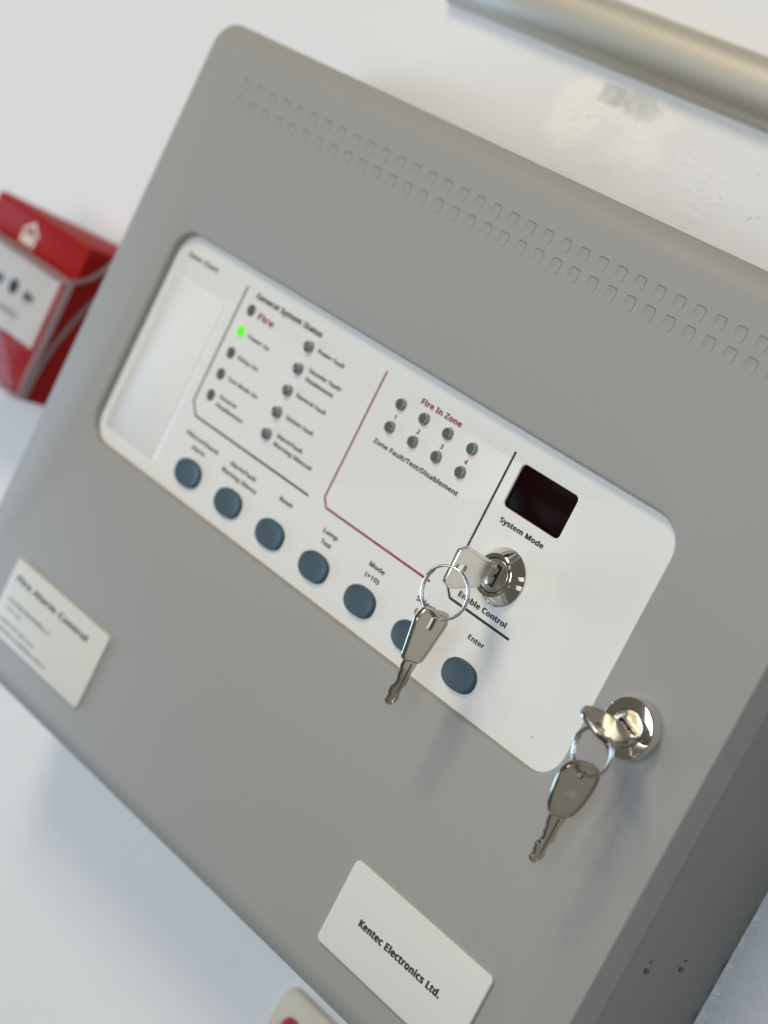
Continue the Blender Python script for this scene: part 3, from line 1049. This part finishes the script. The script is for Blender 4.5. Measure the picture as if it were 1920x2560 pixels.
def blade_poly(L0, L1, hw, cuts):
    R_ = [(hw, L0)]
    Lf_ = [(-hw, L0)]
    for (v, a, c) in cuts:
        R_.append((hw - a, v))
        Lf_.append((-hw + c, v))
    return ccw(Lf_[::-1] + R_ + [(hw * .45, L1 - .3), (0, L1), (-hw * .45, L1 - .3)]) if False else \
        ccw(rounded(R_ + [(hw * .62, L1 - 1.2), (hw * .2, L1), (-hw * .3, L1), (-hw * .75, L1 - 1.3)] + Lf_[::-1], .35, 2))


CUTS = [(23.6, 0, 0), (24.8, .5, .9), (27.2, .5, .9), (28.3, 0.1, 1.7), (30.6, .1, 1.7), (31.6, 1.2, .5), (34.0, 1.2, .5), (35.1, .5, 1.4), (36.4, .6, 1.2)]
BL_LONG = (blade_poly(20.4, 39, 3.6, CUTS), ccw(rounded([(-.2, 21.6), (.9, 21.6), (.9, 38), (-.2, 38)], .4, 2)))
BL_SHORT = (ccw([(3.5, 20.4), (3.5, 31), (-3.5, 31), (-3.5, 20.4)]), ccw([(-.2, 21.6), (.9, 21.6), (.9, 30), (-.2, 30)]))

GR = 'nickel keys of the alarm panel'
# key 1 in the key switch: its plane stands upright, bow pointing out
KX = LK1[0] - .4
key('key', 'angular nickel key turned upright in the chrome key switch below the dark display', HEX, SLOT_H, BL_SHORT,
    lambda p: (KX + p[2], LK1[1] - .3 + p[0], 27.2 - p[1]), GR, M_NICKEL)
# key hanging from the first ring: same upright plane, hanging down
HX, HY, HZ, TH = 274.6, -158.2, 26.3, math.radians(3)


def hang1(p):
    u, v, t = p
    return (HX + t * math.cos(TH) + u * math.sin(TH), HY - v, HZ - u * math.cos(TH) + t * math.sin(TH))


key('key', 'angular nickel key hanging below its ring in front of the blue Select button', HEX, SLOT_H, BL_LONG, hang1, GR, M_NICKEL2)
a18 = math.radians(-17)
WU = (math.cos(a18), math.sin(a18))


def lock2key(p):
    u, v, t = p
    u = u + .9
    return (LK2[0] + u * WU[0] - t * WU[1], LK2[1] + u * WU[1] + t * WU[0], 29.6 - v)


key('key', 'rounded nickel key turned sideways in the chrome door lock right of the white fascia', OVAL, SLOT_R, BL_SHORT, lock2key, GR, M_NICKEL2)
HX2, HY2, HZ2, TH2 = 356.4, -170.9, 24.0, math.radians(15)


def hang2(p):
    u, v, t = p
    return (HX2 + t * math.cos(TH2) + u * math.sin(TH2), HY2 - v, HZ2 - u * math.cos(TH2) + t * math.sin(TH2))


key('key', 'rounded nickel key hanging from its ring under the chrome door lock', OVAL, SLOT_R, BL_LONG, hang2, GR, M_NICKEL3)

# stamped numbers on the visible faces of the hanging keys
for (f, s, uo) in ((hang1, '901', 0), (hang2, '801', 0)):
    root = [o for o in bpy.data.objects if o.get('label', '').startswith('angular nickel key hanging' if s == '901' else 'rounded nickel key hanging')][0]
    v0 = 18.0 if s == '901' else 12.6
    write(s, 0, 4.2, 0, 1.9, 0, M_STAMP, root, bold=0, mp=lambda p: f((2.1 - p[0] - .2, v0 - p[1], .95 - .16 + .03)))


def ring(label, c, r, psi, wire, tilt=0., turns=2.05, start=0.6):
    n = (-math.sin(psi), 0, math.cos(psi))
    w = (math.cos(psi), 0, math.sin(psi))
    pts = []
    N = 150
    for k in range(N + 1):
        t = start + 2 * math.pi * turns * k / N
        off = wire * 3.0 * (k / N - .5) * turns + .25 * math.sin(t) * 0
        pts.append(tuple(c[i] + r * (math.cos(t) * w[i] + math.sin(t) * (0, 1, 0)[i]) + n[i] * off for i in range(3)))
    mb = MB()
    tube(mb, pts, wire, 10)
    o = mb.go('key_ring', M_STEEL, None, org=c, sm=60)
    o['label'], o['category'], o['group'] = label, 'key ring', 'split rings holding the keys'


ring('larger steel split ring linking the two angular keys over the white fascia', (274.4, -151.2, 26.6), 9.65, -.157, .43, start=2.6)
ring('smaller steel split ring linking the two rounded keys beside the door lock', (357.4, -166.5, 25.8), 8.15, .088, .42, start=2.9)

# ------------------------------------------------------------------ trunking above the panel
mb = MB()
L = []
for x, k in ((34.4, .93), (34.0, .97), (34.1, 1.0), (900, 1.0)):
    P = [(53.2, -89.98), (52.6, -89.2), (52.6, -88.3), (53.4, -88.1)]
    P += [(66.8 - 13.2 * k * math.cos(a), -88.1 + 13.0 * k * math.sin(a) ** .9) for a in [math.pi * q / 40 for q in range(1, 40)]]
    P += [(80.2, -88.1), (81.0, -88.3), (81.0, -89.2), (80.4, -89.98)]
    L.append(mb.loop([(x, y, z) for y, z in P]))
mb.stack(L)
tr = mb.go('cable_trunking', M_TRUNK, None, org=(480, 66, -90), sm=40)
tr['label'], tr['category'] = 'champagne coloured half round metal trunking along the wall above the grey panel', 'cable trunking'

# ------------------------------------------------------------------ manual call point
cp = thing('call_point', 'red manual fire call point with white element on wall left of the panel', 'call point', (-112, -172, -90))
X0, X1, Y0, Y1 = -156, -67.5, -214, -128.3
mb = MB()
Fr = rrect(X0, X1, Y0, Y1, 2.5, 4)
WN = rrect(-146, -77, -191, -150.5, 2, 4)


def taper(P, k):
    return [(x + k * max(0, min(1, (X1 - x) / (X1 - X0))), y) for x, y in P]


fr0, fr1 = mb.loop(taper(Fr, 40), -89.98), mb.loop(Fr, -43)
fr2, fr3 = mb.loop(offs(Fr, -.7), -41.3), mb.loop(offs(Fr, -2.2), -40.5)
wn0, wn1 = mb.loop(WN, -40.5), mb.loop(offs(WN, -1.0), -42.4)
mb.stack([fr0, fr1, fr2, fr3], True, False)
mb.fill(fr3, [wn0])
mb.bridge(wn0, wn1)
mb.F.append(tuple(wn1))
mb.go('body', M_REDP, cp, sm=30)
el = raised('element', rrect(-144.2, -78.6, -189.4, -152.2, 1.2, 3), -42.38, -41.2, .4, M_WHITEP, cp, 2)
ze = -41.15
mb = MB()
mb.F.append(tuple(mb.loop(circ(-111.5, -167.8, 4.2, 24), ze)))
mb.go('black_dot', M_BLACK, el, sm=None)
for sg in (-1, 1):
    q = -111.5
    mb = MB()
    mb.F.append(tuple(mb.loop([(q + sg * x, -168.2 + y) for x, y in ((9.3, 0), (13.6, 4.2), (13.6, 1.5), (19, 1.5), (19, -1.5), (13.6, -1.5), (13.6, -4.2))], ze)))
    mb.go('arrow', M_BLACK, el, sm=None)
mb = MB()
x = -122.0
while x < -101:
    wd = random.uniform(1.2, 2.2)
    mb.F.append(tuple(mb.loop([(x, -181.5), (x + wd * .6, -181.5), (x + wd * .6, -178.6), (x, -178.6)], ze)))
    x += wd * 1.3
mb.go('small_print', M_BLACK, el, sm=None)
# white house, flame and hand emblem on the red top
mb = MB()
zs = -40.45
hx, hy = -116.0, -140.2
for P in ([(-6.6, -5.6), (-3.6, -5.6), (-3.6, .3), (-6.6, .3)], [(3.6, -5.6), (6.2, -5.6), (6.2, .3), (3.6, .3)], [(-8.2, .8), (0, 7.2), (8.2, .8), (5.6, .8), (0, 5.0), (-5.6, .8)],
          [(-1.8, -5.6), (1.6, -5.6), (2.6, -2.6), (1.4, .2), (.6, 2.6), (-.4, .6), (-2.0, -.6), (-2.6, -3)]):
    mb.F.append(tuple(mb.loop([(hx + u, hy + v) for u, v in P], zs)))
mb.go('house_emblem', M_WHITEP, cp, sm=None)
# clear hinged cover: a thin clear window in a milky moulded rim with tapering cheeks
raised('clear_cover', rrect(-149, -66, -213, -148.5, 2, 4), -37.6, -36.7, .2, M_CLEAR, cp, 1)
mb = MB()
CV = rrect(-150, -65.2, -214, -147.6, 2.4, 4)
a0, a1 = mb.loop(CV, -39.2), mb.loop(CV, -36.2)
b0, b1 = mb.loop(offs(CV, -2.2), -39.2), mb.loop(offs(CV, -2.2), -36.2)
for p, q in ((a0, a1), (a1, b1), (b1, b0), (b0, a0)):
    mb.bridge(p, q)
mb.go('cover_rim', M_MILKY, cp, sm=30)
for x in (-151.2, -65.6):
    for P in ([(-213, -40.5), (-202, -41), (-191, -41.8), (-181, -43.9), (-173.8, -46.3), (-166, -49), (-160, -51.5), (-152, -55.5), (-143, -61), (-134, -68)],
              [(-147.5, -38.5), (-145.8, -42.7), (-142.4, -48), (-138.5, -51.6), (-134.6, -54.3), (-131, -56)]):
        mb = MB()
        tube(mb, [(x, yy, zz) for yy, zz in P], 1.25, 8)
        mb.go('cover_cheek', M_MILKY, cp, sm=60)

# ------------------------------------------------------------------ sign below the panel
sg_ = thing('sign', 'cream sign with round corners and red emblem on wall just under the panel', 'sign', (250, -405, -90))
P = rrect(211.8, 292, -452, -364.6, 7.5, 7)
raised('board', P, -89.95, -86.2, .8, M_CREAM, sg_, 2)
mb = MB()
lathe(mb, 225.6, -381.8, [(6.4, -86.22), (6.4, -86.1), (6.1, -85.95)], 32)
mb.go('red_emblem', M_SIGNRED, sg_, sm=30)
